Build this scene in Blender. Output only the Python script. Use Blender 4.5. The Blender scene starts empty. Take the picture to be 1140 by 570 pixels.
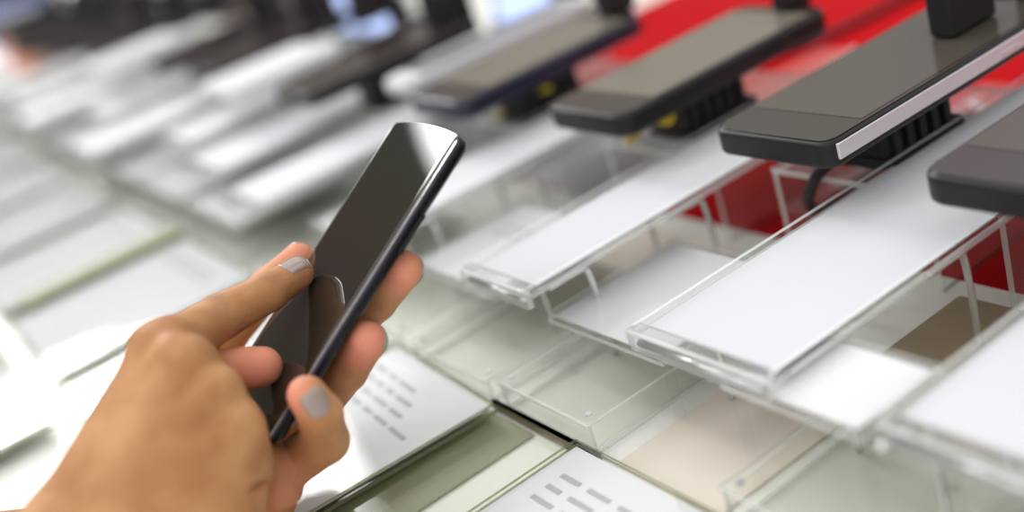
import bpy, bmesh, math, random
import numpy as np
from mathutils import Vector, Matrix
random.seed(5)
sc = bpy.context.scene
COL = sc.collection
# ---------------------------------------------------------------- camera, world, lights, exposure
S = 1.05                       # size of the display, metres per layout unit
F = 1311.25                   # focal length in pixels of the 1140 wide frame
R = np.array([[0.78663848, -0.44835156, 0.42447706],
              [-0.5440157, -0.17821204, 0.81993133],
              [-0.29197057, -0.87591172, -0.38409874]])
CAM = np.array([0.0, 0.0, 0.26 * S])
cd = bpy.data.cameras.new('camera'); cam = bpy.data.objects.new('camera', cd); COL.objects.link(cam)
cd.sensor_width = 36; cd.lens = F * 36 / 1140
cd.clip_start = 0.02; cd.clip_end = 100
cd.dof.use_dof = True; cd.dof.focus_distance = 0.487; cd.dof.aperture_fstop = 2.3
cd.dof.aperture_blades = 7
m = Matrix(((R[0][0], -R[0][1], -R[0][2], CAM[0]), (R[1][0], -R[1][1], -R[1][2], CAM[1]),
            (R[2][0], -R[2][1], -R[2][2], CAM[2]), (0, 0, 0, 1)))
cam.matrix_world = m
sc.camera = cam
sc.view_settings.view_transform = 'Standard'; sc.view_settings.look = 'None'
sc.view_settings.exposure = -0.06; sc.view_settings.gamma = 1
sc.view_settings.use_curve_mapping = False
sc.cycles.use_denoising = True
sc.cycles.caustics_reflective = False; sc.cycles.caustics_refractive = False
sc.cycles.max_bounces = 10; sc.cycles.transparent_max_bounces = 24
sc.cycles.sample_clamp_indirect = 4

w = bpy.data.worlds.new('shop'); sc.world = w; w.use_nodes = True
NT = w.node_tree; N = NT.nodes; L = NT.links; N.clear()
def nd(t, **k):
    n = N.new(t)
    for a, b in k.items(): setattr(n, a, b)
    return n
tc = nd('ShaderNodeTexCoord'); sp = nd('ShaderNodeSeparateXYZ'); L.new(tc.outputs['Generated'], sp.inputs[0])
ramp = nd('ShaderNodeValToRGB')
mr = nd('ShaderNodeMapRange'); mr.inputs[1].default_value = -1; mr.inputs[2].default_value = 1
L.new(sp.outputs['Z'], mr.inputs[0]); L.new(mr.outputs[0], ramp.inputs[0])
cr = ramp.color_ramp
cr.elements[0].position = 0.0; cr.elements[0].color = (.30, .28, .26, 1)
cr.elements[1].position = 1.0; cr.elements[1].color = (1.25, 1.27, 1.30, 1)
for p, c_ in ((.49, (.20, .17, .16, 1)), (.56, (.17, .145, .13, 1)), (.67, (.30, .27, .22, 1)), (.72, (.9, .9, .9, 1))):
    e = cr.elements.new(p); e.color = c_
noi = nd('ShaderNodeTexNoise'); noi.inputs['Scale'].default_value = 7; noi.inputs['Detail'].default_value = 1
L.new(tc.outputs['Generated'], noi.inputs['Vector'])
hs = nd('ShaderNodeHueSaturation'); hs.inputs['Saturation'].default_value = 1.6
mx = nd('ShaderNodeMix', data_type='RGBA', blend_type='OVERLAY'); mx.inputs[0].default_value = .35
L.new(noi.outputs['Color'], hs.inputs['Color']); L.new(ramp.outputs[0], mx.inputs[6]); L.new(hs.outputs[0], mx.inputs[7])
# rows of bright ceiling fittings
dv = nd('ShaderNodeVectorMath', operation='DIVIDE'); cz = nd('ShaderNodeCombineXYZ')
mz = nd('ShaderNodeMath', operation='MAXIMUM'); mz.inputs[1].default_value = .05
L.new(sp.outputs['Z'], mz.inputs[0])
for i in range(3): L.new(mz.outputs[0], cz.inputs[i])
L.new(tc.outputs['Generated'], dv.inputs[0]); L.new(cz.outputs[0], dv.inputs[1])
bk = nd('ShaderNodeTexBrick'); bk.inputs['Color1'].default_value = (1, 1, 1, 1); bk.inputs['Color2'].default_value = (1, 1, 1, 1)
bk.inputs['Mortar'].default_value = (0, 0, 0, 1); bk.inputs['Scale'].default_value = 1.0
bk.inputs['Mortar Size'].default_value = .30; bk.inputs['Brick Width'].default_value = 1.5; bk.inputs['Row Height'].default_value = .8
bk.offset = 0; L.new(dv.outputs[0], bk.inputs['Vector'])
gt = nd('ShaderNodeMath', operation='GREATER_THAN'); gt.inputs[1].default_value = .40; L.new(sp.outputs['Z'], gt.inputs[0])
ml = nd('ShaderNodeMath', operation='MULTIPLY'); L.new(bk.outputs['Color'], ml.inputs[0]); L.new(gt.outputs[0], ml.inputs[1])
m2 = nd('ShaderNodeMath', operation='MULTIPLY'); L.new(ml.outputs[0], m2.inputs[0]); m2.inputs[1].default_value = 2.2
# window-like bright disc added to the world, placed to reflect in the held glass
DISC_DIR = Vector((.0684, .873, .4826)).normalized()
dt = nd('ShaderNodeVectorMath', operation='DOT_PRODUCT'); L.new(tc.outputs['Generated'], dt.inputs[0]); dt.inputs[1].default_value = DISC_DIR
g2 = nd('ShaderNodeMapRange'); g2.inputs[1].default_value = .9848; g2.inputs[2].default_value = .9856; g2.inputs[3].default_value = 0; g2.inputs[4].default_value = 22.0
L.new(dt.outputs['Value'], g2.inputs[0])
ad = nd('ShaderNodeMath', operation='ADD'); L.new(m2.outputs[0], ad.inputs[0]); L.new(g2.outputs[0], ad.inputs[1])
# fill light added from the customer side, for the hands and acrylic rails
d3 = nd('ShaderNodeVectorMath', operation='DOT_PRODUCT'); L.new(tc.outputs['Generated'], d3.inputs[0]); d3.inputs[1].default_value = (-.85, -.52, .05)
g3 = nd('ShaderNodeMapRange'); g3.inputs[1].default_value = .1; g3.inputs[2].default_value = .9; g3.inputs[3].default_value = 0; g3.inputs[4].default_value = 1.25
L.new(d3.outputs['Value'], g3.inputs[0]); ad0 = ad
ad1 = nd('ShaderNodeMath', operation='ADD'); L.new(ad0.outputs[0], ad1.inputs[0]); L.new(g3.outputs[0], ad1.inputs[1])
# brightness added towards the counter's rear, to lift reflections in the acrylic
g4 = nd('ShaderNodeMapRange'); g4.inputs[1].default_value = .22; g4.inputs[2].default_value = .55; g4.inputs[3].default_value = 0; g4.inputs[4].default_value = .42
L.new(sp.outputs['X'], g4.inputs[0])
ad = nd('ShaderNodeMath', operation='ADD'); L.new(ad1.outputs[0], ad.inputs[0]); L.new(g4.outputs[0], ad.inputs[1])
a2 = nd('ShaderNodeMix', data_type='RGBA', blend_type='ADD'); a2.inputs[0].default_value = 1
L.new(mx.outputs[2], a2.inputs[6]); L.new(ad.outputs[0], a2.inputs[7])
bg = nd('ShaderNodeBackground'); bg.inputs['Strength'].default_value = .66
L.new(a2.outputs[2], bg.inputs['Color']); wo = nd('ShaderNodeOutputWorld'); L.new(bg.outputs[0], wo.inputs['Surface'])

def area(name, loc, target, size, sy, power, col=(1, 1, 1)):
    l = bpy.data.lights.new(name, 'AREA'); l.shape = 'RECTANGLE'; l.size = size; l.size_y = sy; l.energy = power; l.color = col
    o = bpy.data.objects.new(name, l); COL.objects.link(o); o.location = loc
    o.rotation_euler = (Vector(target) - Vector(loc)).to_track_quat('-Z', 'Y').to_euler()
    return o
area('ceiling_light', (.25, .9, 2.0), (.2, .6, 0), .5, 1.6, 7, (1, .99, .97))
area('ceiling_light', (-.9, 1.6, 1.9), (0, .6, 0), .4, 1.4, 7, (.95, .98, 1))
area('ceiling_light', (.2, 3.0, 1.9), (.2, 2.4, 0), .5, 1.6, 9, (.93, .97, 1))

# ---------------------------------------------------------------- materials
def mat(name, col, rough=.5, spec=.5, metal=0, noise=None, bump=None, **kw):
    mt = bpy.data.materials.new(name); mt.use_nodes = True
    nt = mt.node_tree; b = nt.nodes['Principled BSDF']
    b.inputs['Base Color'].default_value = (*col, 1); b.inputs['Roughness'].default_value = rough
    b.inputs['Specular IOR Level'].default_value = spec; b.inputs['Metallic'].default_value = metal
    for k, v in kw.items(): b.inputs[k.replace('_', ' ')].default_value = v
    t = nt.nodes.new('ShaderNodeTexCoord')
    n = nt.nodes.new('ShaderNodeTexNoise'); n.inputs['Scale'].default_value = (noise or (20, 0))[0]; n.inputs['Detail'].default_value = 3
    nt.links.new(t.outputs['Object'], n.inputs['Vector'])
    amt = (noise or (20, .04))[1]
    r = nt.nodes.new('ShaderNodeMapRange'); r.inputs[3].default_value = 1 - amt; r.inputs[4].default_value = 1 + amt
    nt.links.new(n.outputs['Fac'], r.inputs[0])
    v = nt.nodes.new('ShaderNodeVectorMath'); v.operation = 'SCALE'; v.inputs[0].default_value = col
    nt.links.new(r.outputs[0], v.inputs['Scale']); nt.links.new(v.outputs[0], b.inputs['Base Color'])
    if bump:
        bn = nt.nodes.new('ShaderNodeTexNoise'); bn.inputs['Scale'].default_value = bump[0]; bn.inputs['Detail'].default_value = 4
        nt.links.new(t.outputs['Object'], bn.inputs['Vector'])
        bb = nt.nodes.new('ShaderNodeBump'); bb.inputs['Strength'].default_value = bump[1]; bb.inputs['Distance'].default_value = .001
        nt.links.new(bn.outputs['Fac'], bb.inputs['Height']); nt.links.new(bb.outputs[0], b.inputs['Normal'])
    return mt
def acrylic(name, tint, ior=1.28, rough=.03, haze=0.0, hazecol=(.8, .83, .8)):
    mt = bpy.data.materials.new(name); mt.use_nodes = True
    nt = mt.node_tree; ns = nt.nodes; ns.clear(); ln = nt.links
    tr = ns.new('ShaderNodeBsdfTransparent'); tr.inputs[0].default_value = (*tint, 1)
    gl = ns.new('ShaderNodeBsdfGlossy'); gl.inputs['Roughness'].default_value = rough
    df = ns.new('ShaderNodeBsdfDiffuse'); df.inputs[0].default_value = (*hazecol, 1)
    fr = ns.new('ShaderNodeFresnel'); gm = ns.new('ShaderNodeNewGeometry'); mi_ = ns.new('ShaderNodeMapRange'); mi_.inputs[3].default_value = ior; mi_.inputs[4].default_value = 1 / ior
    ln.new(gm.outputs['Backfacing'], mi_.inputs[0]); ln.new(mi_.outputs[0], fr.inputs[0])
    t = ns.new('ShaderNodeTexCoord'); n = ns.new('ShaderNodeTexNoise'); n.inputs['Scale'].default_value = 9
    ln.new(t.outputs['Object'], n.inputs['Vector'])
    bb = ns.new('ShaderNodeBump'); bb.inputs['Strength'].default_value = .12; bb.inputs['Distance'].default_value = .004
    ln.new(n.outputs['Fac'], bb.inputs['Height']); ln.new(bb.outputs[0], gl.inputs['Normal'])
    m1 = ns.new('ShaderNodeMixShader'); m1.inputs[0].default_value = haze
    ln.new(tr.outputs[0], m1.inputs[1]); ln.new(df.outputs[0], m1.inputs[2])
    m_ = ns.new('ShaderNodeMixShader'); ln.new(fr.outputs[0], m_.inputs[0]); ln.new(m1.outputs[0], m_.inputs[1]); ln.new(gl.outputs[0], m_.inputs[2])
    o = ns.new('ShaderNodeOutputMaterial'); ln.new(m_.outputs[0], o.inputs['Surface'])
    return mt
M = {}
M['acrylic'] = acrylic('clear_acrylic', (.99, .993, .988))
M['acrylic_green'] = acrylic('greenish_acrylic', (.985, .99, .975), haze=.02)
M['acrylic_hazy'] = acrylic('hazy_acrylic', (.97, .97, .965), haze=.06, hazecol=(.75, .72, .70))
M['edge'] = acrylic('acrylic_edge', (.93, .95, .93), haze=.5, hazecol=(.92, .94, .93))
M['edge_olive'] = acrylic('acrylic_edge_olive', (.45, .47, .30), haze=.35, hazecol=(.42, .43, .28))  # green acrylic edge with the shade of the gaps mixed into the colour
M['card'] = mat('white_card', (.62, .62, .64), .55, .12)
M['card_lightened'] = mat('card_lightened', (.72, .72, .74), .55, .12)  # same paper as the tray cards, painted lighter to brighten the label holders
M['ink'] = mat('grey_ink', (.40, .40, .43), .6, .2)
M['deck'] = mat('pale_laminate', (.86, .855, .785), .45, .5, noise=(5, .12))
M['olive'] = mat('olive_gap_shade', (.25, .26, .14), .5, .3, noise=(9, .12))  # shade of the gaps and green acrylic edges put into one colour
M['beige'] = mat('beige_paper', (.78, .70, .60), .6, .2)
M['red'] = mat('red_mat', (.43, .001, .004), .7, .05, noise=(14, .1))
M['redprint'] = mat('red_print', (.45, .06, .05), .4, .3, noise=(25, .3))
M['black'] = mat('black_plastic', (.010, .010, .011), .42, .3)
M['rubber'] = mat('black_rubber', (.015, .014, .016), .6, .3)
M['phone_dark'] = mat('dark_phone_shell', (.010, .010, .011), .4, .3)
M['phone_navy'] = mat('navy_phone_shell', (.012, .014, .032), .3, .5)
M['silver'] = mat('silver_frame', (.66, .63, .65), .38, .5, metal=.3)
M['glass_brown'] = mat('dark_glass', (.040, .030, .026), .12, .5)
M['screen_taupe'] = mat('screen_glass', (.17, .150, .115), .16, .5)  # taupe reflection on the glass put into the base colour
M['screen_dim'] = mat('screen_glass_dim', (.07, .06, .047), .16, .5)
M['grey_bezel'] = mat('grey_bezel', (.17, .17, .18), .3, .5)
M['yellow'] = mat('yellow_tie', (.50, .40, .02), .5, .4)
M['steel'] = mat('bright_wire', (.75, .77, .78), .2, .5, metal=.8)
M['polish'] = mat('taupe_nail_polish', (.36, .27, .23), .18, .6, noise=(90, .05), Coat_Weight=.6)
M['screen_held'] = mat('held_screen_glass', (.020, .0165, .012), .022, .5)
M['chrome'] = mat('chrome_rim', (.62, .62, .60), .16, .5, metal=.85)

# ---------------------------------------------------------------- mesh helpers
def link(name, me, mt, parent=None, smooth=False, bevel=None):
    o = bpy.data.objects.new(name, me); COL.objects.link(o)
    if mt is not None:
        for q in (mt if isinstance(mt, (list, tuple)) else [mt]): me.materials.append(q)
    if parent: o.parent = parent
    if smooth or bevel:
        for p in me.polygons: p.use_smooth = True
    if bevel:
        b = o.modifiers.new('bevel', 'BEVEL'); b.width = bevel; b.segments = 3; b.limit_method = 'ANGLE'; b.angle_limit = math.radians(40)
        try: b.harden_normals = True
        except Exception: pass
    return o
def obj(name, bm, mt, parent=None, smooth=False, bevel=None):
    bmesh.ops.recalc_face_normals(bm, faces=bm.faces[:])
    me = bpy.data.meshes.new(name); bm.to_mesh(me); bm.free()
    return link(name, me, mt, parent, smooth, bevel)
def thing(name, label, cat, loc=(0, 0, 0), group=None, rz=0):
    o = bpy.data.objects.new(name, None); COL.objects.link(o); o.location = loc; o.rotation_euler = (0, 0, rz)
    o.empty_display_size = .01
    o['label'] = label; o['category'] = cat
    if group: o['group'] = group
    return o
def tag(o, label, cat, group=None):
    o['label'] = label; o['category'] = cat
    if group: o['group'] = group
    return o
def box(bm, x0, x1, y0, y1, z0, z1, edge_mat=None):
    dims = (abs(x1 - x0), abs(y1 - y0), abs(z1 - z0)); thin = dims.index(min(dims)); face_ax = (2, 2, 1, 1, 0, 0)
    v = [bm.verts.new((x, y, z)) for z in (z0, z1) for y in (y0, y1) for x in (x0, x1)]
    fs = [(0, 2, 3, 1), (4, 5, 7, 6), (0, 1, 5, 4), (2, 6, 7, 3), (0, 4, 6, 2), (1, 3, 7, 5)]
    for i, f in enumerate(fs):
        q = bm.faces.new([v[k] for k in f])
        if edge_mat is not None and face_ax[i] != thin: q.material_index = edge_mat
    return v
def rrect(cx, cy, lx, ly, r, seg=7):
    pts = []
    for sx, sy, a0 in ((1, 1, 0), (-1, 1, 90), (-1, -1, 180), (1, -1, 270)):
        for k in range(seg + 1):
            a = math.radians(a0 + 90 * k / seg)
            pts.append((cx + sx * (lx / 2 - r) + r * math.cos(a), cy + sy * (ly / 2 - r) + r * math.sin(a)))
    return pts
def prism(bm, pts, z0, z1, mi=0):
    lo = [bm.verts.new((x, y, z0)) for x, y in pts]; hi = [bm.verts.new((x, y, z1)) for x, y in pts]
    n = len(pts)
    bm.faces.new(lo[::-1]).material_index = mi; bm.faces.new(hi).material_index = mi
    for i in range(n): bm.faces.new((lo[i], lo[(i + 1) % n], hi[(i + 1) % n], hi[i])).material_index = mi
def ring(bm, outer, inner, z0, z1):
    n = len(outer)
    A = [[bm.verts.new((x, y, z)) for x, y in p] for z in (z0, z1) for p in (outer, inner)]
    for i in range(n):
        j = (i + 1) % n
        bm.faces.new((A[0][i], A[0][j], A[2][j], A[2][i])); bm.faces.new((A[1][i], A[1][j], A[3][j], A[3][i]))
        bm.faces.new((A[2][i], A[2][j], A[3][j], A[3][i])); bm.faces.new((A[0][i], A[0][j], A[1][j], A[1][i]))
def smoothpath(pts, n=8):
    P = [Vector(p) for p in pts]; P = [P[0] * 2 - P[1]] + P + [P[-1] * 2 - P[-2]]
    out = []
    for i in range(1, len(P) - 2):
        for k in range(n):
            t = k / n; a, b, c, d = P[i - 1:i + 3]
            out.append(.5 * ((2 * b) + (c - a) * t + (2 * a - 5 * b + 4 * c - d) * t * t + (3 * b - a - 3 * c + d) * t ** 3))
    out.append(P[-2]); return out
def tube(bm, pts, r, seg=8, smooth=True):
    pts = smoothpath(pts) if smooth else [Vector(p) for p in pts]
    prev = None; up = Vector((0, 0, 1)); rings = []
    for i, p in enumerate(pts):
        t = (pts[min(i + 1, len(pts) - 1)] - pts[max(i - 1, 0)]).normalized()
        a = t.cross(up)
        if a.length < .1: a = t.cross(Vector((1, 0, 0)))
        a.normalize()
        if prev is not None and a.dot(prev) < 0: a = -a
        prev = a; b = t.cross(a)
        rings.append([bm.verts.new(p + r * (math.cos(2 * math.pi * k / seg) * a + math.sin(2 * math.pi * k / seg) * b)) for k in range(seg)])
    for A, B in zip(rings, rings[1:]):
        for k in range(seg): bm.faces.new((A[k], A[(k + 1) % seg], B[(k + 1) % seg], B[k]))
    bm.faces.new(rings[0][::-1]); bm.faces.new(rings[-1])
def B(): return bmesh.new()
def s_(v): return tuple(S * a for a in v)

# ---------------------------------------------------------------- setting: the counter
def struct(name, bm, m_, bevel=None):
    o = obj(name, bm, m_, bevel=bevel); o['kind'] = 'structure'; return o
bm = B(); box(bm, -.30 * S, .362 * S, -.4, 5.2, -.05, 0); struct('trim_1', bm, M['deck'])
bm = B(); box(bm, .362 * S, .95 * S, -.4, .90 * S, -.05, 0); struct('trim_2', bm, M['red'])
bm = B(); box(bm, .362 * S, .95 * S, .90 * S, 5.2, -.05, 0); struct('trim_3', bm, M['deck'])
bm = B(); box(bm, -4, 5, -3, 9, -.95, -.93); struct('floor', bm, mat('shop_floor', (.22, .20, .19), .3, .5))
bm = B(); box(bm, .05, .95 * S - .02, -.35, 5.15, -.93, -.05); struct('trim_4', bm, mat('counter_carcass', (.6, .6, .6), .5, .4))

exec_after = []
# ---------------------------------------------------------------- display phones
def display_phone(name, label, length, width, th, zt, x0, yc, shell, frame=None, screen='screen_taupe', bez='glass_brown', bezel_front=.018, group=None, rz=0, cr_=.010):
    """x0: near end, zt: height of the glass; built around the phone's own centre"""
    t = thing(name, label, 'phone', ((x0 + length / 2) * S, yc * S, (zt - th) * S), group, rz)
    l, w_, h = length * S, width * S, th * S
    bm = B(); prism(bm, rrect(0, 0, l, w_, cr_ * S), 0, h); obj('shell', bm, M[shell], t, bevel=.0022 * S)
    if frame:
        for sy in (-1, 1):
            bm = B(); box(bm, -l / 2 + cr_ * S * .6, l / 2 - cr_ * S * .6, sy * (w_ / 2 + .0005), sy * (w_ / 2 - .002), h * .28, h * .86)
            obj('side_frame', bm, M[frame], t, bevel=.0005)
    bm = B(); prism(bm, rrect(0, 0, l - .0035, w_ - .0035, (cr_ - .0015) * S), h - .0002, h + .0006); obj('front_glass', bm, M[bez], t, bevel=.0004)
    bm = B(); prism(bm, rrect((bezel_front - .012) * S / 2, 0, l - (bezel_front + .012) * S, w_ - .007 * S, .001), h + .0004, h + .0008); obj('screen', bm, M[screen], t)
    for k, xx in enumerate((.014, .036)):
        bm = B(); prism(bm, rrect(l * .12 + xx * S, 0, .014 * S, .0022, .001), -.0011, .0011)
        bmesh.ops.rotate(bm, verts=bm.verts, matrix=Matrix.Rotation(math.pi / 2, 3, 'X'))
        bmesh.ops.translate(bm, verts=bm.verts, vec=(0, -w_ / 2 - .0003, h * .5)); obj('button', bm, M[frame or shell], t)
    bm = B(); prism(bm, rrect(l / 2 - .006 * S, 0, .0015 * S, .012 * S, .0007), h + .0005, h + .0009); obj('earpiece', bm, M['black'], t)
    return t
def stand(label, x0, yc, z0, z1, clamp_x, ph_w, ztop, jl=.030, end=.46, group='black security stands under the display phones'):
    """ribbed puck under the phone and a clamp over its rear end"""
    t = thing('security_stand', label, 'phone stand', (x0 * S, yc * S, z0 * S), group)
    h = (z1 - z0) * S
    bm = B(); prism(bm, rrect(.026 * S, 0, .052 * S, .036 * S, .004), 0, h * .22); obj('base', bm, M['black'], t, bevel=.001)
    bm = B(); prism(bm, rrect(.024 * S, 0, .046 * S, .030 * S, .003), h * .2, h); obj('post', bm, M['black'], t, bevel=.001)
    for k in range(5):
        for sy in (-1, 1):
            bm = B(); box(bm, (.005 + .0085 * k) * S, (.009 + .0085 * k) * S, sy * .0145 * S, sy * .0175 * S, h * .22, h * .93)
            obj('rib', bm, M['rubber'], t, bevel=.0005)
    cx = (clamp_x - x0) * S; top = (ztop - z0) * S; hw = (ph_w / 2) * S
    bm = B()
    ex = (end - x0) * S + .003; ja, jb = -hw * .36, -hw * .02
    box(bm, -.0 + .046 * S, ex + .006, ja, jb, h - .006, h - .0015)            # arm under the phone
    box(bm, ex, ex + .006, ja, jb, h - .0015, top + .034 * S)                  # upright behind its rear end
    box(bm, cx, ex, ja, jb, top + .027 * S, top + .034 * S)                    # arm reaching forward over the glass
    obj('clamp_frame', bm, M['black'], t, bevel=.0012)
    bm = B(); box(bm, cx + .0005, cx + jl * S, ja - .001, jb + .001, top + .0012, top + .0268 * S); obj('clamp_jaw', bm, M['rubber'], t, bevel=.002)
    return t
def riser(label, x0, x1, yc, wy, h):
    t = thing('acrylic_riser', label, 'display riser', (x0 * S, yc * S, 0), 'clear acrylic risers carrying the phone stands')
    L_ = (x1 - x0) * S; wy *= S; h *= S; k = .003
    bm = B(); box(bm, 0, L_, -wy / 2, wy / 2, h - k, h, 1); obj('top_sheet', bm, [M['acrylic_hazy'], M['edge']], t)
    for sy in (-1, 1):
        bm = B(); box(bm, .0005, L_ - .0005, sy * wy / 2, sy * (wy / 2 - k), 0, h - k, 1); obj('side_sheet', bm, [M['acrylic_hazy'], M['edge']], t)
    return t
# ---------------------------------------------------------------- label holders
def lines_text(parent, x, y, z, rows, wd, hgt, seed):
    """short strokes of print, too blurred to read, on a card"""
    rr = random.Random(seed)
    bm = B()
    for r_ in range(rows):
        yy = y
        for k in range(rr.randint(3, 5)):
            ww = wd * rr.uniform(.08, .2)
            box(bm, x - r_ * hgt * 3.2, x - r_ * hgt * 3.2 + hgt, yy - ww, yy, z, z + .00025)
            yy -= ww + wd * .05
    return obj('printed_text', bm, M['ink'], parent)
def strip_holder(label, x0, x1, y0, y1, z, group='long clear shelf strips with white cards', legs=True, fr=.016):
    """raised long tray: clear channel with a front lip, side rails, white card and bent wire feet"""
    t = thing('card_tray', label, 'label holder', (x0 * S, (y0 + y1) / 2 * S, 0), group)
    l = (x1 - x0) * S; wd = (y1 - y0) * S; z *= S; k = .002
    bm = B(); box(bm, 0, l, -wd / 2, wd / 2, z - k, z, 1); obj('tray_sheet', bm, [M['acrylic'], M['edge']], t, bevel=.0004)
    bm = B(); box(bm, .006, l - .002, -wd / 2 + .004, wd / 2 - .003, z + .0002, z + .0010); obj('white_card', bm, M['card'], t)
    for sy in (-1, 1):
        bm = B(); box(bm, 0, l, sy * wd / 2, sy * (wd / 2 - .0022), z, z + .004, 1); obj('side_rail', bm, [M['acrylic'], M['edge']], t, bevel=.0005)
    bm = B(); box(bm, -.0035, 0, -wd / 2, wd / 2, z - .006, z + .002, 1); box(bm, -.0035, .004, -wd / 2, wd / 2, z + .0021, z + .0035, 1)
    obj('front_lip', bm, [M['acrylic_hazy'], M['edge']], t, bevel=.0006)
    bm = B(); tube(bm, [(-.001, -wd / 2 + .004, z - .003), (-.001, wd / 2 - .004, z - .003)], .0016, smooth=False); obj('front_rod', bm, M['steel'], t, smooth=True)
    for sy in (-1, 1):
        bm = B(); box(bm, -.004, .001, sy * (wd / 2 - .002) - .003, sy * (wd / 2 - .002) + .003, z - .006, z + .004); obj('corner_block', bm, M['acrylic'], t, bevel=.001)
    if legs:
        for fx in (.12, .38, .80):
            for sy in (-1, 1):
                bm = B(); yy = sy * (wd / 2 - .004)
                tube(bm, [(fx * l - .022, yy, z - k - .0017), (fx * l - .004, yy, z - k - .0017), (fx * l, yy, z - k - .005), (fx * l + .001, yy, z * .4), (fx * l + .001, yy, .0005)], .0015)
                obj('wire_leg', bm, M['steel'], t, smooth=True)
    return t
def base_card(label, x0, x1, y0, y1, z, group, seed, rows=2, tilt=0, olive=False, tx=.66, ty=.30):
    t = thing('label_holder', label, 'label holder', (x0 * S, (y0 + y1) / 2 * S, 0), group)
    l = (x1 - x0) * S; wd = (y1 - y0) * S; z *= S; k = .002
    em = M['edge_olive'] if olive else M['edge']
    bm = B(); box(bm, 0, l, -wd / 2, wd / 2, z - k, z, 1); obj('back_sheet', bm, [M['acrylic'], em], t, bevel=.0004)
    bm = B(); box(bm, .003, l - .003, -wd / 2 + .003, wd / 2 - .003, z + .0002, z + .0008); c = obj('white_card', bm, M['card_lightened'], t)
    lines_text(c, l * tx, wd * ty, z + .00085, rows, wd * .8, .0024, seed)
    bm = B(); box(bm, .001, l - .001, -wd / 2 + .001, wd / 2 - .001, z + .0018, z + .0030, 1); obj('cover_sheet', bm, [M['acrylic'], em], t, bevel=.0003)
    for xx in (.002, l - .006):
        for sy in (-1, 1):
            bm = B(); prism(bm, rrect(xx + .002, sy * (wd / 2 - .003), .004, .004, .0015), 0, z + .0018); obj('spacer_foot', bm, M['acrylic'], t)
    return t
ORD = ['first', 'second', 'third', 'fourth', 'fifth', 'sixth', 'seventh', 'eighth', 'ninth', 'tenth', 'eleventh', 'twelfth']
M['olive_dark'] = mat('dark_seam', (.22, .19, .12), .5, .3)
M['yellow'] = mat('yellow_tie', (.72, .55, .02), .5, .4)
# ---------------------------------------------------------------- the row of phones, from the near end of the counter to the far end
UN = [  # yc, near end x, length, width, shell, frame, screen, phone label, place words
    (.232, .300, .150, .072, 'phone_dark', None, 'screen_dim', 'dark display phone cut off by the right edge of the picture', 'the phone at the right edge'),
    (.352, .312, .166, .068, 'phone_dark', 'silver', 'screen_dim', 'dark display phone with a silver side, clamped above the red mat', 'the silver-sided phone'),
    (.482, .312, .150, .068, 'phone_dark', None, 'screen_taupe', 'black display phone with side buttons and a yellow tie under it', 'the black phone with side buttons'),
    (.622, .303, .145, .068, 'phone_navy', None, 'screen_taupe', 'black display phone with a navy side behind the black phone with side buttons', 'the navy-sided phone'),
]
for i, (yc, x0, ln, wd, sh, fr, scn, lab, wh) in enumerate(UN):
    th = .0118
    display_phone('display_phone', lab, ln, wd, th, .085, x0, yc, sh, fr, scn, bezel_front=.024, group='display phones in a row on the counter', cr_=(.010, .008, .010, .010)[i])
    stand('black security stand under ' + wh, x0 + .050, yc, .04770, .085 - th, (.44, .419, x0 + ln - .010, x0 + ln - .012)[i], wd, .085, (.03, .032, .024, .024)[i], x0 + ln)
    riser('clear acrylic riser under ' + wh, .350, .455, yc, .088, .0477)
wdt = {0: (.224, .285, .125, .218, .050), 1: (.337, .416, .262, .335, .05), 2: (.461, .545, .404, .459, .05), 3: (.604, .680, .545, .602, .05)}
for i, (a, b, c_, d, z) in wdt.items():
    wh = UN[i][8]
    strip_holder('long raised clear tray with white card, in front of ' + wh, .212, (.335 if i == 0 else .485), c_, d, z)
    base_card('low clear label holder below ' + wh + ', beside the raised tray', (.208 if i == 0 else .222), (.250 if i == 0 else .300), a, b, (.045 if i == 0 else .030), 'low label holders under the raised trays', 10 + i, rows=(0, 0, 2, 2)[i])

# further along the counter: copies of one unit of each kind
def dup(root, loc, rz=None, **kw):
    r = root.copy(); COL.objects.link(r); r.location = loc
    if rz is not None: r.rotation_euler = (0, 0, rz)
    for k, v in kw.items(): r[k] = v
    for ch in list(root.children):
        c = ch.copy(); COL.objects.link(c); c.parent = r
        for g in list(ch.children):
            q = g.copy(); COL.objects.link(q); q.parent = c
    return r
pB = display_phone('display_phone', 'slim white display phone just beyond the navy-sided phone', .160, .036, .009, .085, .318, .700, 'w' if 0 else 'card', None, 'grey_bezel', 'card', group='display phones in a row on the counter')
riser('clear acrylic riser under the white phone beyond the navy-sided phone', .350, .480, .712, .062, .076)
far = [(.800, 'd'), (.925, 'w'), (1.045, 'd'), (1.17, 'd'), (1.31, 'w'), (1.45, 'd'), (1.60, 'd'), (1.76, 'd'), (1.93, 'd'), (2.10, 'd')]
pD = sD = rD = tD = bD = pW = None
GP = 'blurred phones at the far end of the counter'
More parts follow.
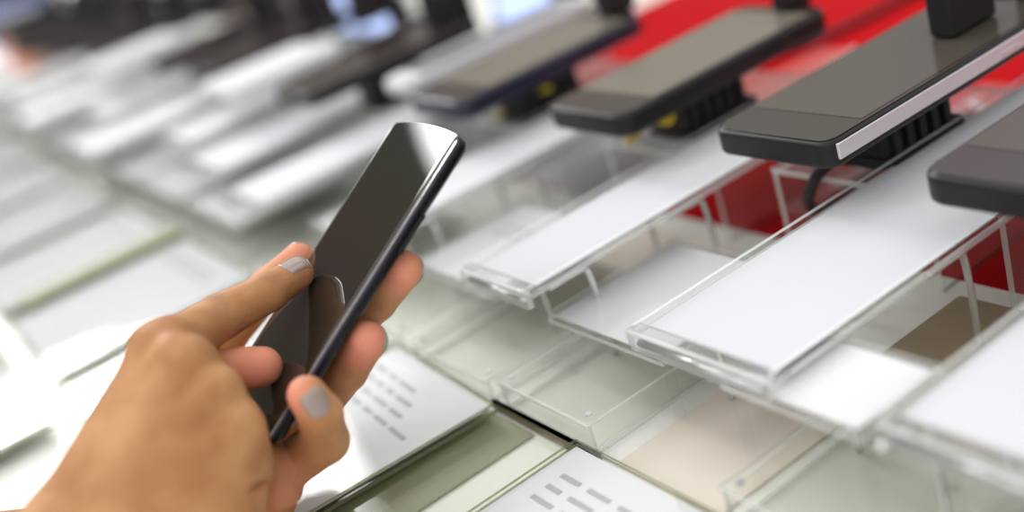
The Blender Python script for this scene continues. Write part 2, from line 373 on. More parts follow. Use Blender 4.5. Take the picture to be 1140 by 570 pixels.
for i, (yc, k) in enumerate(far):
    if i == 0:
        pD = display_phone('display_phone', 'dark blurred display phone just beyond the white phone', .150, .072, .010, .085, .285, yc, 'phone_dark', None, 'glass_brown', group='display phones in a row on the counter')
        sD = stand('black security stand under the dark blurred phone beyond the white phone', .34, yc, .0477, .075, .405, .072, .085, .028, .435)
        rD = riser('clear acrylic riser under the dark blurred phone beyond the white phone', .340, .470, yc, .088, .0477)
        tD = strip_holder('blurred raised clear tray with white card, behind the white phone', .200, .470, yc - .105, yc - .040, .05, legs=False)
        bD = base_card('blurred low label holder in front of the dark blurred phone', .195, .300, yc - .06, yc + .05, .030, 'low label holders under the raised trays', 31)
    else:
        gl = dict(group=GP); od = ORD[i]
        if k == 'w':
            if pW is None:
                pW = display_phone('display_phone', 'larger, nearer of the two white blurred phones in the far row', .100, .085, .009, .085, .27, yc, 'card', None, 'card', 'card', group=GP)
            else: dup(pW, (pW.location.x, yc * S, pW.location.z), label='smaller, more distant of the two white blurred phones in the far row')
        else:
            dup(pD, (pD.location.x + random.uniform(-.01, .02), yc * S, pD.location.z), label='dark blurred display phone, %s one up the row beyond the white slim phone' % od, **gl)
        dup(sD, (sD.location.x, yc * S, sD.location.z), label='blurred black security stand, %s one up the row beyond the white slim phone' % od)
        dup(rD, (rD.location.x, yc * S, 0), label='blurred clear riser, %s one up the row beyond the white slim phone' % od)
        if yc < 1.8:
            q = dup(tD, (tD.location.x + random.uniform(-.02, .04), (yc - .0725) * S, 0), label='blurred raised tray with white card, %s one up the row behind the held phone' % od)
            q.scale = (random.uniform(.75, 1.0), 1.3, 1)
        dup(bD, (bD.location.x, (yc - .005) * S, 0), label='blurred low label holder, %s one up the row behind the held phone' % od)

# ---------------------------------------------------------------- front row of price labels lying at the customer's edge
def place(y0, y1, label, seed, rows=3, x0=.050, x1=.186, z=.008, grp='clear label holders along the front edge of the counter'):
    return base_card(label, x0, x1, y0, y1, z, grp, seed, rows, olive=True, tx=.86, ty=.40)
pA = place(.418, .522, 'clear label holder with a printed white card beside the curled finger of the holding hand', 3, 4)
pA.rotation_euler = (0, 0, -.06)
fB = place(.225, .356, 'clear label holder with a printed white card at the bottom of the picture', 5, 3)
place(.085, .215, 'clear label holder at the bottom right corner of the picture', 7, 3)
fr = [(.532, .680), (.698, .848), (.872, 1.01), (1.03, 1.18), (1.20, 1.36), (1.38, 1.54), (1.56, 1.74), (1.76, 1.95)]
labs = ['clear label holder hidden mostly behind the two hands', 'blurred white label holder left of the index knuckle, near side of the olive gap', 'blurred white label holder on the far side of the olive gap']
first = None
for i, (a, b) in enumerate(fr):
    lab = labs[i] if i < 3 else 'blurred white label holder on the front edge, %s beyond the olive strip' % ORD[i - 2]
    place(a, b, lab, 40 + i, 2)
for i, (a, b) in enumerate([(.635, .765), (.785, .93), (.95, 1.09), (1.11, 1.26)]):
    place(a, b, ('blurred white label holder at the left edge of the counter, behind the right wrist' if i == 0 else 'blurred white label holder at the counter edge, %s one behind the right wrist' % ORD[i]), 60 + i, 2, x0=-.115, x1=.036, z=.010, grp='label holders at the customer side edge')
# second row inwards, between the front labels and the raised trays
def tray_box(label, x0, x1, y0, y1, h, group='shallow clear acrylic boxes on the counter', lid=True):
    t = thing('acrylic_box', label, 'acrylic box', (x0 * S, (y0 + y1) / 2 * S, 0), group)
    l = (x1 - x0) * S; wd = (y1 - y0) * S; h *= S; k = .0016
    bm = B(); box(bm, 0, l, -wd / 2, wd / 2, 0, k, 1); obj('bottom_sheet', bm, [M['acrylic_green'], M['edge']], t)
    for a in ((0, k, -wd / 2, wd / 2), (l - k, l, -wd / 2, wd / 2), (k, l - k, -wd / 2, -wd / 2 + k), (k, l - k, wd / 2 - k, wd / 2)):
        bm = B(); box(bm, *a, k, h, 1); obj('side_wall', bm, [M['acrylic'], M['edge']], t)
    if lid:
        bm = B(); box(bm, -.001, l + .001, -wd / 2 - .001, wd / 2 + .001, h, h + k, 1); ld = obj('lid', bm, [M['acrylic_green'], M['edge']], t, bevel=.0004)
        for xx in (.005, l - .005):
            for sy in (-1, 1):
                bm = B(); prism(bm, rrect(xx, sy * (wd / 2 - .005), .003, .003, .0014), h + k, h + k + .0008); obj('pin', bm, M['steel'], ld)
    return t
tray_box('shallow clear box with a lid between the two printed labels and the raised tray', .190, .262, .352, .418, .014)
tray_box('greenish clear box in front of the sharp raised tray', .190, .290, .430, .500, .010)
tray_box('clear box at the lower right, behind the bottom printed card', .190, .262, .200, .275, .016)
tray_box('clear box behind the fingers of the holding hand', .190, .280, .512, .600, .012)
for i, yy in enumerate((.66, .80, .93, 1.07, 1.22, 1.38, 1.56, 1.75)):
    tray_box('blurred clear box mid counter, %s one beyond the holding hand' % ORD[i], .192, .29, yy - .055, yy + .055, .012, 'blurred clear boxes in the middle of the counter')
def sheet(name, label, cat, x0, x1, y0, y1, z0, z1, m_, group=None, rz=0):
    cx, cy = (x0 + x1) / 2 * S, (y0 + y1) / 2 * S
    bm = B(); prism(bm, rrect(0, 0, (x1 - x0) * S, (y1 - y0) * S, .002), 0, (z1 - z0))
    o = obj(name, bm, m_, bevel=.0004); o.location = (cx, cy, z0); o.rotation_euler = (0, 0, rz)
    return tag(o, label, cat, group)
sheet('paper_card', 'beige card lying on the counter right of the lidded clear box', 'card', .188, .300, .282, .340, 0, .0012, M['beige'])
sheet('paper_card', 'beige card under the raised tray with the bent wire feet', 'card', .262, .345, .425, .500, 0, .0012, M['beige'])
sheet('olive_tone_sheet', 'olive sheet painting the gap shade between the two printed front labels', 'mat', .040, .1845, .388, .430, 0, .0012, M['olive'])  # added sheet, its colour stands in for shade in the gap
sheet('brown_card', 'brown card on the counter in the gap between the two large blurred white trays', 'card', .262, .350, .19, .30, 0, .0012, mat('tan_card', (.33, .26, .16), .5))
sheet('olive_tone_sheet', 'olive mat at the bottom right corner', 'mat', .20, .258, .09, .195, 0, .0012, M['olive'])
sheet('olive_tone_sheet', 'olive strip painting the gap shade beside the curled finger', 'mat', .040, .186, .523, .531, 0, .016, M['olive'])  # added strip, painted as gap shade and green acrylic edge
sheet('olive_tone_sheet', 'blurred olive strip on the left, painted gap shade between two white label holders', 'mat', .065, .186, .849, .871, 0, .016, M['olive'])  # likewise gap shade and dark acrylic edge, painted as a strip
sheet('glass_plate', 'clear plate lying over the olive sheet in the front gap', 'glass plate', .042, .1835, .362, .408, .0014, .006, [M['acrylic_green']])
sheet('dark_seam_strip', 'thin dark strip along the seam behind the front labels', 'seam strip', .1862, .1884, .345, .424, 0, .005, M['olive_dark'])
sheet('white_sheet', 'pale sheet covering the rear of the counter beneath the navy-sided phone', 'sheet', .363, .500, .505, .895, 0, .0010, M['card'])
sheet('red_card', 'red card with white print on the mat behind the black phone with side buttons', 'card', .50, .60, .50, .60, 0, .0012, M['redprint'])
o = sheet('red_card', 'red card with white print beside the silver-sided phone, between it and the black phone', 'card', .385, .56, .400, .438, 0, .0012, M['redprint'])
bm = B()
rr = random.Random(4)
for k in range(7):
    px = -.06 + k * .019; tube(bm, [(px, -.012, .0013), (px + .008, .004 + rr.uniform(-.004, .004), .0013), (px + .004, .012, .0013), (px + .016, .006, .0013)], .0018, 6)
for v in bm.verts: v.co.z = .0012 + (v.co.z - .0012) * .25
pr = obj('white_print', bm, M['card'], o)
# rear: lit tablets and boxes at the far end
M['lit'] = mat('lit_screen', (.5, .6, .9), .3, .5); b_ = M['lit'].node_tree.nodes['Principled BSDF']
b_.inputs['Emission Color'].default_value = (.45, .58, 1, 1); b_.inputs['Emission Strength'].default_value = .65
def tablet(label, x, y, w_, h_, rz=0):
    t = thing('display_tablet', label, 'tablet', (x * S, y * S, 0), 'lit tablets standing at the back of the counter', rz)
    tl = Matrix.Rotation(math.radians(-20), 4, 'Y')
    for nm, x0, x1, yy, z0, z1, m_ in (('case', 0, .009, w_ / 2, .006, h_, 'phone_dark'), ('screen', -.001, .0, w_ / 2 - .008, .014, h_ - .008, 'lit')):
        bm = B(); box(bm, x0, x1, -yy, yy, z0, z1); bmesh.ops.transform(bm, matrix=Matrix.Translation((0, 0, 0)) @ Matrix.Rotation(math.radians(22), 4, 'Y'), verts=bm.verts); obj(nm, bm, M[m_], t, bevel=.001)
    bm = B(); box(bm, -.01, .09, -.04, .04, 0, .005); obj('foot', bm, M['black'], t, bevel=.001)
    bm = B(); box(bm, .062, .068, -.03, .03, .005, .075); obj('support', bm, M['black'], t, bevel=.001)
    return t
tablet('lit pale blue tablet at the back, above the dark blurred phone', .56, 1.28, .20, .15)
tablet('lit lilac-blue tablet at the top, left of the navy-sided phone', .60, .99, .12, .13)
tablet('distant lit blue tablet at the upper left', .66, 2.75, .16, .10)
def carton(label, x, y, wx, wy, h, m_, z=0):
    t = thing('product_box', label, 'box', (x * S, y * S, z), 'product boxes at the far end of the counter')
    bm = B(); box(bm, 0, wx, -wy / 2, wy / 2, 0, h * .75); obj('box_body', bm, m_, t, bevel=.002)
    bm = B(); box(bm, -.001, wx + .001, -wy / 2 - .001, wy / 2 + .001, h * .75, h); obj('box_lid', bm, M['phone_dark'], t, bevel=.002)
    return t
mo = mat('orange_card', (.75, .22, .08), .5); mb = mat('blue_card', (.10, .13, .42), .5); mbr = mat('brown_card', (.13, .09, .075), .5)
carton('distant orange product box at the upper left edge', .35, 2.26, .08, .16, .10, mo)
carton('distant blue product box at the very top left corner', .40, 2.62, .10, .36, .15, mb)
carton('distant dark brown product box left of the blurred phones', .56, 2.42, .10, .20, .09, mbr)
carton('dark brown product box at the top, behind the blurred phones', .60, 1.95, .12, .30, .10, mbr)
carton('dark brown product box at the top, behind the white blurred phone', .60, 1.60, .12, .16, .08, mbr)

# ---------------------------------------------------------------- cables and ties
def Pz(px, py, z):
    r = np.array([(px - 570) / F, (py - 285) / F, 1.0]); v = R @ r; t = (z - CAM[2]) / v[2]; return Vector(CAM + t * v)
def Pd(px, py, d):
    r = np.array([(px - 570) / F, (py - 285) / F, 1.0]); return Vector(CAM + d * (R @ r))
bm = B(); tube(bm, [Pz(938, 165, .074), Pz(925, 180, .06), Pz(908, 198, .052), Pz(900, 225, .030), Pz(915, 232, .0045), Pz(960, 200, .0035), Pz(1000, 178, .0035)], .0028, 8)
tag(obj('security_cable', bm, M['rubber'], smooth=True), 'black curling cable hanging under the silver-sided phone', 'cable')
bm = B(); tube(bm, [Pz(830, 74, .0035), Pz(845, 68, .0035), Pz(865, 60, .0035), Pz(930, 36, .0035), Pz(1010, -4, .0035), Pz(1060, -25, .0035)], .0030, 8)
tag(obj('security_cable', bm, M['rubber'], smooth=True), 'black cable lying across the red mat behind the black phone', 'cable')
bm = B(); tube(bm, [Pz(1070, 130, .0035), Pz(1110, 128, .0035), Pz(1180, 128, .0035)], .0030, 8)
tag(obj('security_cable', bm, M['rubber'], smooth=True), 'short black cable on the red mat at the right edge', 'cable')
bm = B(); 
q = [Pz(743, 122, .070), Pz(728, 122, .069), Pz(718, 138, .062), Pz(698, 160, .056)]
tube(bm, q, .0022, 8); tube(bm, [Pz(722, 120, .073), Pz(732, 132, .067), Pz(745, 134, .068), Pz(748, 118, .073)], .0024, 8); tube(bm, [Pz(735, 128, .067), Pz(725, 131, .066), Pz(716, 141, .062)], .0022, 8)
tag(obj('twist_tie', bm, M['yellow'], smooth=True), 'yellow twist tie knotted under the black phone with side buttons', 'tie')
bm = B(); tube(bm, [Pz(612, 98, .07), Pz(596, 103, .067), Pz(578, 116, .060), Pz(552, 128, .056)], .0018, 8)
tag(obj('twist_tie', bm, M['yellow'], smooth=True), 'yellow tie under the navy-sided phone', 'tie')
# ---------------------------------------------------------------- the phone held in the hand (camera-frame metres turned into world)
CW = Matrix(((R[0][0], R[0][1], R[0][2], CAM[0]), (R[1][0], R[1][1], R[1][2], CAM[1]), (R[2][0], R[2][1], R[2][2], CAM[2]), (0, 0, 0, 1)))
def cj(px, py, d):      # pixel + distance along the view axis in mm -> camera-frame mm
    return np.array([(px - 570) / F * d, (py - 285) / F * d, d])
TL = np.array([-.0520, -.0582, .5164]); TR = np.array([-.0208, -.0459, .4550]); BR = np.array([-.0937, .0715, .4416])
wv = TL - TR; WID = np.linalg.norm(wv); wv /= WID; lv = BR - TR; lv -= wv * (lv @ wv); LEN = np.linalg.norm(lv); lv /= LEN
nv = np.cross(wv, lv)
if nv[2] > 0: nv = -nv
LEN += .003; ctr = TR + wv * WID / 2 + lv * (LEN / 2 - .003)     # centre of the glass
def frame_mat(o, x, y, z): return Matrix(((x[0], y[0], z[0], o[0]), (x[1], y[1], z[1], o[1]), (x[2], y[2], z[2], o[2]), (0, 0, 0, 1)))
# phone frame: x to the phone's right edge (towards the camera), y to its top, z out of the glass
PM = CW @ frame_mat(ctr, -wv, -lv, nv)
ph = thing('smartphone', 'dark slim smartphone held up between two hands, one finger on its screen', 'phone')
ph.matrix_world = PM
TH = .0085; HW = WID / 2; HL = LEN / 2
def outline(hw, hl, bulge=.0026, r=.0022, n=20):
    """straight sides, slightly bowed top and bottom ends"""
    pts = []
    for sg in (1, -1):
        for k in range(n + 1):
            u = 1 - 2 * k / n; x = u * hw * sg
            e = (1 - abs(u) ** 2.2)
            c = r * max(0, (abs(u) - .90) / .10) ** 2
            pts.append((x, sg * (hl - bulge + bulge * e - c)))
    return pts
def loft(bm, rings, cap=True):
    vs = [[bm.verts.new(p) for p in r_] for r_ in rings]; n = len(vs[0])
    for A, Bq in zip(vs, vs[1:]):
        for i in range(n): bm.faces.new((A[i], A[(i + 1) % n], Bq[(i + 1) % n], Bq[i]))
    if cap: bm.faces.new(vs[0][::-1]); bm.faces.new(vs[-1])
def zr(pts, z): return [(x, y, z) for x, y in pts]
bm = B(); loft(bm, [zr(outline(HW * .70, HL * .96), -TH), zr(outline(HW * .88, HL * .985), -TH * .90), zr(outline(HW * .965, HL), -TH * .68), zr(outline(HW * .995, HL), -TH * .42), zr(outline(HW * .995, HL), -.0022)])
obj('back_shell', bm, mat('glossy_phone_back', (.005, .0045, .007), .14, .22), ph, smooth=True)
bm = B(); loft(bm, [zr(outline(HW * .995, HL), -.0023), zr(outline(HW + .0003, HL + .0002), -.0018), zr(outline(HW + .0003, HL + .0002), -.0010), zr(outline(HW - .0002, HL), -.0005)])
obj('metal_rim', bm, mat('dark_phone_rim', (.035, .03, .05), .2, .5, metal=.3), ph)
# glass: a grid whose long sides roll down (2.5D glass)
bm = B(); nx, ny = 40, 30; G = []
for j in range(ny + 1):
    row = []
    for i in range(nx + 1):
        u = -1 + 2 * i / nx; u = math.copysign(1 - (1 - abs(u)) ** 1.5, u); v = -1 + 2 * j / ny
        hl = HL - .0026 + .0026 * (1 - abs(u) ** 2.2) - .0022 * max(0, (abs(u) - .90) / .10) ** 2 - .0004
        z = -.0006 * max(0, (abs(u) - .90) / .10) ** 2  
        row.append(bm.verts.new((u * (HW - .0004), v * hl, z + .0001)))
    G.append(row)
for j in range(ny):
    for i in range(nx): bm.faces.new((G[j][i], G[j][i + 1], G[j + 1][i + 1], G[j + 1][i]))
gl = obj('screen', bm, M['screen_held'], ph, smooth=True)
bm = B(); ring(bm, outline(HW - .0001, HL - .0001), outline(HW - .0013, HL - .0013), -.0012, -.00035); obj('bright_bezel_line', bm, M['chrome'], ph)
bm = B(); box(bm, HW - .0012, HW + .0006, HL * .25, HL * .25 + .018, -.0062, -.0042); obj('volume_button', bm, M['black'], ph, bevel=.0004)

# ---------------------------------------------------------------- hands: one continuous skin surface each, from a distance field
def cap_d(X, a, b, ra, rb):
    ab = b - a; t = np.clip(((X - a) @ ab) / (ab @ ab), 0, 1)
    return np.linalg.norm(X - a - t[..., None] * ab, axis=-1) - (ra + (rb - ra) * t)
def smin(a, b, k):
    h = np.clip(.5 + .5 * (b - a) / k, 0, 1); return b + (a - b) * h - k * h * (1 - h)
class Hand:
    def __init__(s): s.palm = []; s.fingers = []; s.cuts = []; s.cut_y = 124; s.cut_x = -205
    def field(s, X):
        P = None
        for (a, b, ra, rb, k) in s.palm:
            d = cap_d(X, a, b, ra, rb); P = d if P is None else smin(P, d, k)
        out = P
        for segs, kp in s.fingers:
            f = None
            for (a, b, ra, rb) in segs:
                d = cap_d(X, a, b, ra, rb); f = d if f is None else smin(f, d, 1.8)
            out = smin(out, smin(P, f, kp), .8)
        for (c, r, dep, n) in s.cuts:      # soft creases and hollows
            q = X - c
            out = out + dep * np.exp(-((q @ n) ** 2) / (r[0] ** 2) - (np.sum(q * q, -1) - (q @ n) ** 2) / (r[1] ** 2))
        out = np.maximum(out, X[..., 1] - s.cut_y)      # the wrists end out of view, in a clean closed section
        out = np.maximum(out, s.cut_x - X[..., 0])
        return out
    def chain(s, js, kp=7):
        J = [(cj(*j[:3]), j[3]) for j in js]
        s.fingers.append(([(J[i][0], J[i + 1][0], J[i][1], J[i + 1][1]) for i in range(len(J) - 1)], kp)); return J
    def bone(s, j0, j1, k=10): s.palm.append((cj(*j0[:3]), cj(*j1[:3]), j0[3], j1[3], k))
def surface_nets(fn, lo, hi, h):
    n = np.ceil((hi - lo) / h).astype(int) + 1
    ax = [lo[i] + h * np.arange(n[i]) for i in range(3)]
    V = np.empty(n, np.float64)
    for i in range(0, n[0], 12):
        g = np.stack(np.meshgrid(ax[0][i:i + 12], ax[1], ax[2], indexing='ij'), -1); V[i:i + 12] = fn(g)
    ins = V < 0
    C = np.zeros((n[0] - 1, n[1] - 1, n[2] - 1), int)
    cor = [(a, b, c) for a in (0, 1) for b in (0, 1) for c in (0, 1)]
    sl = lambda o: tuple(slice(o[k], n[k] - 1 + o[k]) for k in range(3))
    for o in cor: C += ins[sl(o)]
    act = (C > 0) & (C < 8); idx = -np.ones(act.shape, int); cells = np.argwhere(act); idx[act] = np.arange(len(cells))
    acc = np.zeros((len(cells), 3)); cnt = np.zeros(len(cells))
    for a in cor:
        for k in range(3):
            if a[k] == 0:
                b = list(a); b[k] = 1
                va = V[tuple((cells + a).T)]; vb = V[tuple((cells + b).T)]
                m_ = (va < 0) != (vb < 0); t = va / np.where(m_, va - vb, 1)
                p = np.array(a, float)[None] + np.zeros((len(cells), 3)); p[:, k] = t
                acc += p * m_[:, None]; cnt += m_
    verts = lo + h * (cells + acc / cnt[:, None])
    faces = []
    for k in range(3):
        u, v = (k + 1) % 3, (k + 2) % 3
        s0 = [slice(0, n[q]) for q in range(3)]; s1 = list(s0); s0[k] = slice(0, n[k] - 1); s1[k] = slice(1, n[k])
        E = ins[tuple(s0)] != ins[tuple(s1)]; e = np.argwhere(E)
        ok = (e[:, u] > 0) & (e[:, v] > 0) & (e[:, u] < n[u] - 1) & (e[:, v] < n[v] - 1); e = e[ok]
        flip = ins[tuple(e.T)]
        q = []
        for du, dv_ in ((-1, -1), (0, -1), (0, 0), (-1, 0)):
            c = e.copy(); c[:, u] += du; c[:, v] += dv_; q.append(idx[tuple(c.T)])
        q = np.stack(q, 1); q[~flip] = q[~flip][:, ::-1]; faces.append(q)
    return verts, np.concatenate(faces)

def skin_mat():
    mt = bpy.data.materials.new('skin'); mt.use_nodes = True; nt = mt.node_tree; ln = nt.links; ns = nt.nodes
    b = ns['Principled BSDF']; b.inputs['Roughness'].default_value = .58; b.inputs['Specular IOR Level'].default_value = .28
    b.inputs['Subsurface Weight'].default_value = .15; b.inputs['Subsurface Radius'].default_value = (.008, .003, .0015); b.inputs['Subsurface Scale'].default_value = .5
    at = ns.new('ShaderNodeAttribute'); at.attribute_name = 'tone'; sx = ns.new('ShaderNodeSeparateColor'); ln.new(at.outputs['Color'], sx.inputs[0])
    t = ns.new('ShaderNodeTexCoord')
    n1 = ns.new('ShaderNodeTexNoise'); n1.inputs['Scale'].default_value = 45; n1.inputs['Detail'].default_value = 4; ln.new(t.outputs['Object'], n1.inputs['Vector'])
    def mixc(fac, a, c):
        m_ = ns.new('ShaderNodeMix'); m_.data_type = 'RGBA'
        for s_k, v in ((0, fac), (6, a), (7, c)):
            if hasattr(v, 'is_linked') or hasattr(v, 'links'): ln.new(v, m_.inputs[s_k])
            else: m_.inputs[s_k].default_value = v
        return m_.outputs[2]
    r = ns.new('ShaderNodeMapRange'); r.inputs[1].default_value = .38; r.inputs[2].default_value = .64; ln.new(n1.outputs['Fac'], r.inputs[0])
    base = mixc(r.outputs[0], (.42, .190, .076, 1), (.56, .295, .132, 1))
    c1 = mixc(sx.outputs[0], base, (.80, .30, .20, 1))       # red: fleshy pads
    c2 = mixc(sx.outputs[1], c1, (.24, .105, .055, 1))         # green: darker joint skin
    ln.new(c2, b.inputs['Base Color'])
    vo = ns.new('ShaderNodeTexVoronoi'); vo.inputs['Scale'].default_value = 900; ln.new(t.outputs['Object'], vo.inputs['Vector'])
    n2 = ns.new('ShaderNodeTexNoise'); n2.inputs['Scale'].default_value = 260; n2.inputs['Detail'].default_value = 5; ln.new(t.outputs['Object'], n2.inputs['Vector'])
    ad_ = ns.new('ShaderNodeMath'); ad_.operation = 'MULTIPLY_ADD'; ad_.inputs[1].default_value = .35; ln.new(vo.outputs['Distance'], ad_.inputs[0]); ln.new(n2.outputs['Fac'], ad_.inputs[2])
    bp = ns.new('ShaderNodeBump'); bp.inputs['Strength'].default_value = .35; bp.inputs['Distance'].default_value = .0008
    ln.new(ad_.outputs[0], bp.inputs['Height']); ln.new(bp.outputs[0], b.inputs['Normal'])
    return mt
SKIN = skin_mat()
def build_hand(H, label, lo, hi, pink, dark, h=1.0):
    v, f = surface_nets(H.field, np.array(lo, float), np.array(hi, float), h)
    me = bpy.data.meshes.new('hand'); me.from_pydata((v * .001).tolist(), [], f.tolist()); me.update()
    col = np.zeros((len(v), 4)); col[:, 3] = 1
    for c, r, a in pink: col[:, 0] = np.maximum(col[:, 0], a * np.exp(-(np.sum((v - c) ** 2, 1) / r ** 2) ** 1.5))
    for c, r, a in dark: col[:, 1] = np.maximum(col[:, 1], a * np.exp(-np.sum((v - c) ** 2, 1) / r ** 2))
    ca = me.color_attributes.new('tone', 'FLOAT_COLOR', 'POINT'); ca.data.foreach_set('color', col.ravel())
    o = link('hand', me, SKIN, smooth=True); o.matrix_world = CW
    tag(o, label, 'hand')
    wz = CAM[2] + (v * .001) @ R[2]; wx = (v * .001) @ R[0]
    print('HAND min z', wz.min(), 'min z over deck', wz[wx > -.30 * S].min())
    sm = o.modifiers.new('smooth', 'SMOOTH'); sm.factor = .5; sm.iterations = 2
    return o

def nail(H, parent, c, axis, dors, ln_, wd, label=None, lift=.25):
    """curved nail plate laid onto the fingertip"""
    a = axis / np.linalg.norm(axis); n = dors - a * (dors @ a); n /= np.linalg.norm(n); s = np.cross(a, n)
    nu, nv_ = 14, 16; top = []
    for j in range(nv_ + 1):
        v = j / nv_; row = []
        for i in range(nu + 1):
            u = -1 + 2 * i / nu
            # almond outline: rounded cuticle and rounded free edge
            le = v * ln_ ; sh = 1.4 * (u * u)
            y = -ln_ / 2 + sh + (ln_ - sh - 1.7 * u * u) * v
            p = c + a * y + s * (u * wd / 2) + n * 16
            for _ in range(14): p = p - n * H.field(p[None])[0] * .9
            p = p + n * (lift + .35 * math.sin(math.pi * min(1, v * 1.2) / 2)) * (1 - .35 * u * u)
            row.append(p)
        top.append(row)
    bm = B(); T = [[bm.verts.new(p * .001) for p in r_] for r_ in top]; Bo = [[bm.verts.new((p - n * .8) * .001) for p in r_] for r_ in top]
    for j in range(nv_):
        for i in range(nu):
            bm.faces.new((T[j][i], T[j][i + 1], T[j + 1][i + 1], T[j + 1][i])); bm.faces.new((Bo[j][i], Bo[j + 1][i], Bo[j + 1][i + 1], Bo[j][i + 1]))
    bd = [(j, 0) for j in range(nv_ + 1)] + [(nv_, i) for i in range(1, nu + 1)] + [(j, nu) for j in range(nv_ - 1, -1, -1)] + [(0, i) for i in range(nu - 1, 0, -1)]
    for k in range(len(bd)):
        (j0, i0), (j1, i1) = bd[k], bd[(k + 1) % len(bd)]; bm.faces.new((T[j0][i0], T[j1][i1], Bo[j1][i1], Bo[j0][i0]))
    o = obj('fingernail', bm, M['polish'], parent, smooth=True)
    if label: o['label'] = label
    return o
def on_glass(px, py, off):      # distance at which the pixel's ray meets the glass plane lifted by off mm
    r = np.array([(px - 570) / F, (py - 285) / F, 1.0]); q = TR * 1000 + nv * off
    return (q @ nv) / (r @ nv)

# --- right hand: back towards the camera, index finger on the glass
HR = Hand()
K = dict(i=(183, 393, 437, 10.8), m=(207, 410, 428, 11.0), r=(237, 443, 425, 10.4), p=(262, 482, 428, 10.0))
HR.bone(K['i'], (72, 600, 414, 15)); HR.bone(K['m'], (115, 625, 406, 15)); HR.bone(K['r'], (160, 640, 405, 15)); HR.bone(K['p'], (205, 650, 408, 14.5))
HR.bone((268, 527, 436, 10.5), (236, 640, 416, 14.5), 12)
HR.bone((72, 600, 414, 15), (20, 700, 402, 20)); HR.bone((150, 640, 406, 16), (90, 740, 398, 21)); HR.bone((205, 650, 410, 15), (150, 760, 402, 20))
HR.bone((190, 430, 449, 9), (110, 600, 424, 13), 12)   # flesh between the thumb and the palm
td = on_glass(331, 305, 7.2)
I = HR.chain([K['i'], (247, 352, 470, 9.3), (299, 325, td - 10, 8.0), (331, 305, td, 6.9)], 9)
T_ = HR.chain([(192, 432, 458, 11), (247, 415, 462, 8.9), (274, 410, 463, 8.4), (292, 408, 464, 8.0)], 8)
Mi = HR.chain([K['m'], (240, 436, 452, 9), (224, 458, 466, 8), (200, 464, 464, 7.2)], 6)
Ri = HR.chain([K['r'], (263, 466, 451, 9), (246, 488, 462, 7.8), (222, 494, 460, 7)], 6)
Pi = HR.chain([K['p'], (278, 520, 443, 9.0), (268, 550, 454, 8.0), (250, 562, 452, 6.8)], 6)
# small knuckle heads and tendons
for k, (dx, dy) in dict(i=(-6, -3), m=(-9, -12), r=(-3, -10), p=(-2, -10)).items():
    x, y, d, r = K[k]; HR.palm.append((cj(x + dx, y + dy, d - (2.2 if k == 'i' else 5.6)), cj(x + dx - 10, y + dy + 18, d - 3), 7.6, 5.5, 6))
HR.cuts.append((cj(272, 545, 427), (1.6, 9), 4.5, np.array([.35, .93, 0])))
HR.cuts.append((cj(222, 420, 416), (4, 13), 2.2, np.array([.7, .7, 0]) / .99)); HR.cuts.append((cj(250, 455, 414), (4, 13), 2.2, np.array([.6, .8, 0])))
HR.cuts.append((cj(190, 397, 424), (3.4, 12), 1.7, np.array([.8, .6, 0])))
ax_i = I[3][0] - I[2][0]
def wrinkles(H, J, i, dors, offs=(-2.6, 0, 2.4), dep=.75):
    a = J[i + 1][0] - J[i - 1][0]; a /= np.linalg.norm(a); d = np.array(dors, float); d -= a * (d @ a); d /= np.linalg.norm(d)
    for o_ in offs: H.cuts.append((J[i][0] + d * J[i][1] + a * o_, (.75, 4.6), dep, a))
wrinkles(HR, I, 1, (-.2, -.75, -.62)); wrinkles(HR, I, 2, (-.1, -.8, -.58), (-1.4, 1.2), .6)
pk = [(I[3][0] + np.array([3, 5, 3]), 8, .75), (T_[3][0], 13, 1.0), (T_[2][0], 12, .9), (T_[1][0], 10, .4)]
dk = [(I[1][0] + np.array([-1, -8, -6]), 6, .55), (I[2][0] + np.array([0, -7, -5]), 5, .45), (K and cj(273, 552, 436), 6, .6)]
hr = build_hand(HR, 'right hand in front, seen from the back, its index finger touching the held phone', (-225, -8, 375), (-68, 170, 520), pk, dk)
nail(HR, hr, I[3][0] - ax_i / np.linalg.norm(ax_i) * 1.0, ax_i, np.array([-.05, -.85, -.52]), 12.5, 10.5)

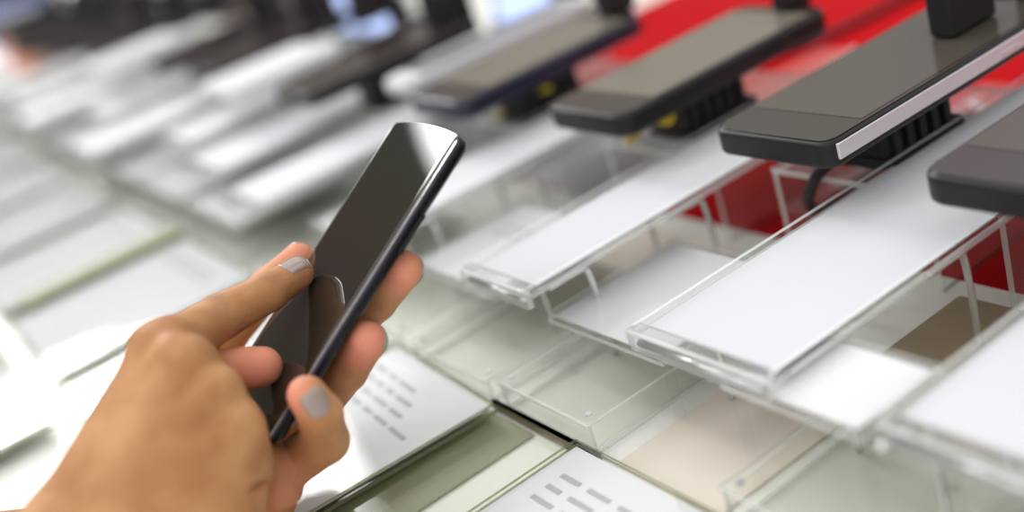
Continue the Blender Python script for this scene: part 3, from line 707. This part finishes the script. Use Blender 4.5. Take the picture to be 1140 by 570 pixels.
# --- left hand: under the phone, fingers round its right edge, thumb along its left edge
HL_ = Hand()
k2 = dict(i=(300, 428, 535, 10.5), m=(300, 470, 522, 11), r=(285, 520, 505, 11), p=(275, 560, 488, 10.5))
wr = (225, 590, 477, 15.5)
for k in k2: HL_.bone(k2[k], wr, 12)
HL_.bone((298, 552, 484, 11.5), (262, 640, 470, 13), 12); HL_.bone((225, 430, 545, 12), wr, 14); HL_.bone(wr, (-150, 650, 455, 22)); HL_.bone((255, 640, 472, 13), (-100, 710, 455, 19))
LI = HL_.chain([k2['i'], (372, 382, 508, 9.0), (418, 334, 482, 8.8), (449, 300, 467, 7.9)], 8)
LM = HL_.chain([k2['m'], (350, 455, 496, 9.3), (386, 412, 474, 8.5), (408, 379, 460, 7.9)], 8)
LR = HL_.chain([k2['r'], (322, 518, 476, 9.6), (362, 490, 451, 9.4), (357, 462, 436, 8.4), (342, 440, 430, 7.4)], 8)
LP = HL_.chain([k2['p'], (313, 543, 470, 8.4), (308, 518, 459, 7.5), (296, 510, 456, 6.8)], 6)
LT = HL_.chain([(225, 430, 545, 12), (252, 372, 532, 9.6), (300, 318, 522, 8.2), (333, 288, 517, 7.2)], 9)
wrinkles(HL_, LR, 3, (.5, 0, -.86), (-1.4, 1.4), .7); wrinkles(HL_, LR, 2, (.9, .3, -.3), (-2, 2), .6)
pk = [(LI[3][0] + np.array([-2, 0, -4]), 11, .9), (LM[3][0] + np.array([-2, 0, -4]), 13, 1.0), (LR[4][0] + np.array([-5, 0, -3]), 9, 1.0), (LT[3][0], 12, .8), (LT[2][0], 14, .5),
      (cj(310, 540, 470), 22, .5), (LR[1][0], 14, .35), (LM[2][0], 10, .45), (LI[2][0], 10, .35)]
dk = [(LR[2][0] + np.array([3, 0, -7]), 5, .2)]
hl = build_hand(HL_, 'left hand holding the phone from below, fingers curled round its right edge', (-245, -12, 395), (-25, 175, 575), pk, dk)
ax = LR[4][0] - LR[3][0]; nail(HL_, hl, LR[4][0] - ax / np.linalg.norm(ax) * .5, ax, np.array([.42, -.02, -.9]), 11, 9.6)
ax = LI[3][0] - LI[2][0]; nail(HL_, hl, LI[3][0] + ax / np.linalg.norm(ax) * .5, ax, np.array([.72, .30, .75]), 11, 9.6)
ax = LM[3][0] - LM[2][0]; nail(HL_, hl, LM[3][0] + ax / np.linalg.norm(ax) * .5, ax, np.array([.75, .30, .72]), 11, 9.8)
ax = LT[3][0] - LT[2][0]; nail(HL_, hl, LT[3][0], ax, np.array([-.35, -.6, .7]), 12, 10.5)
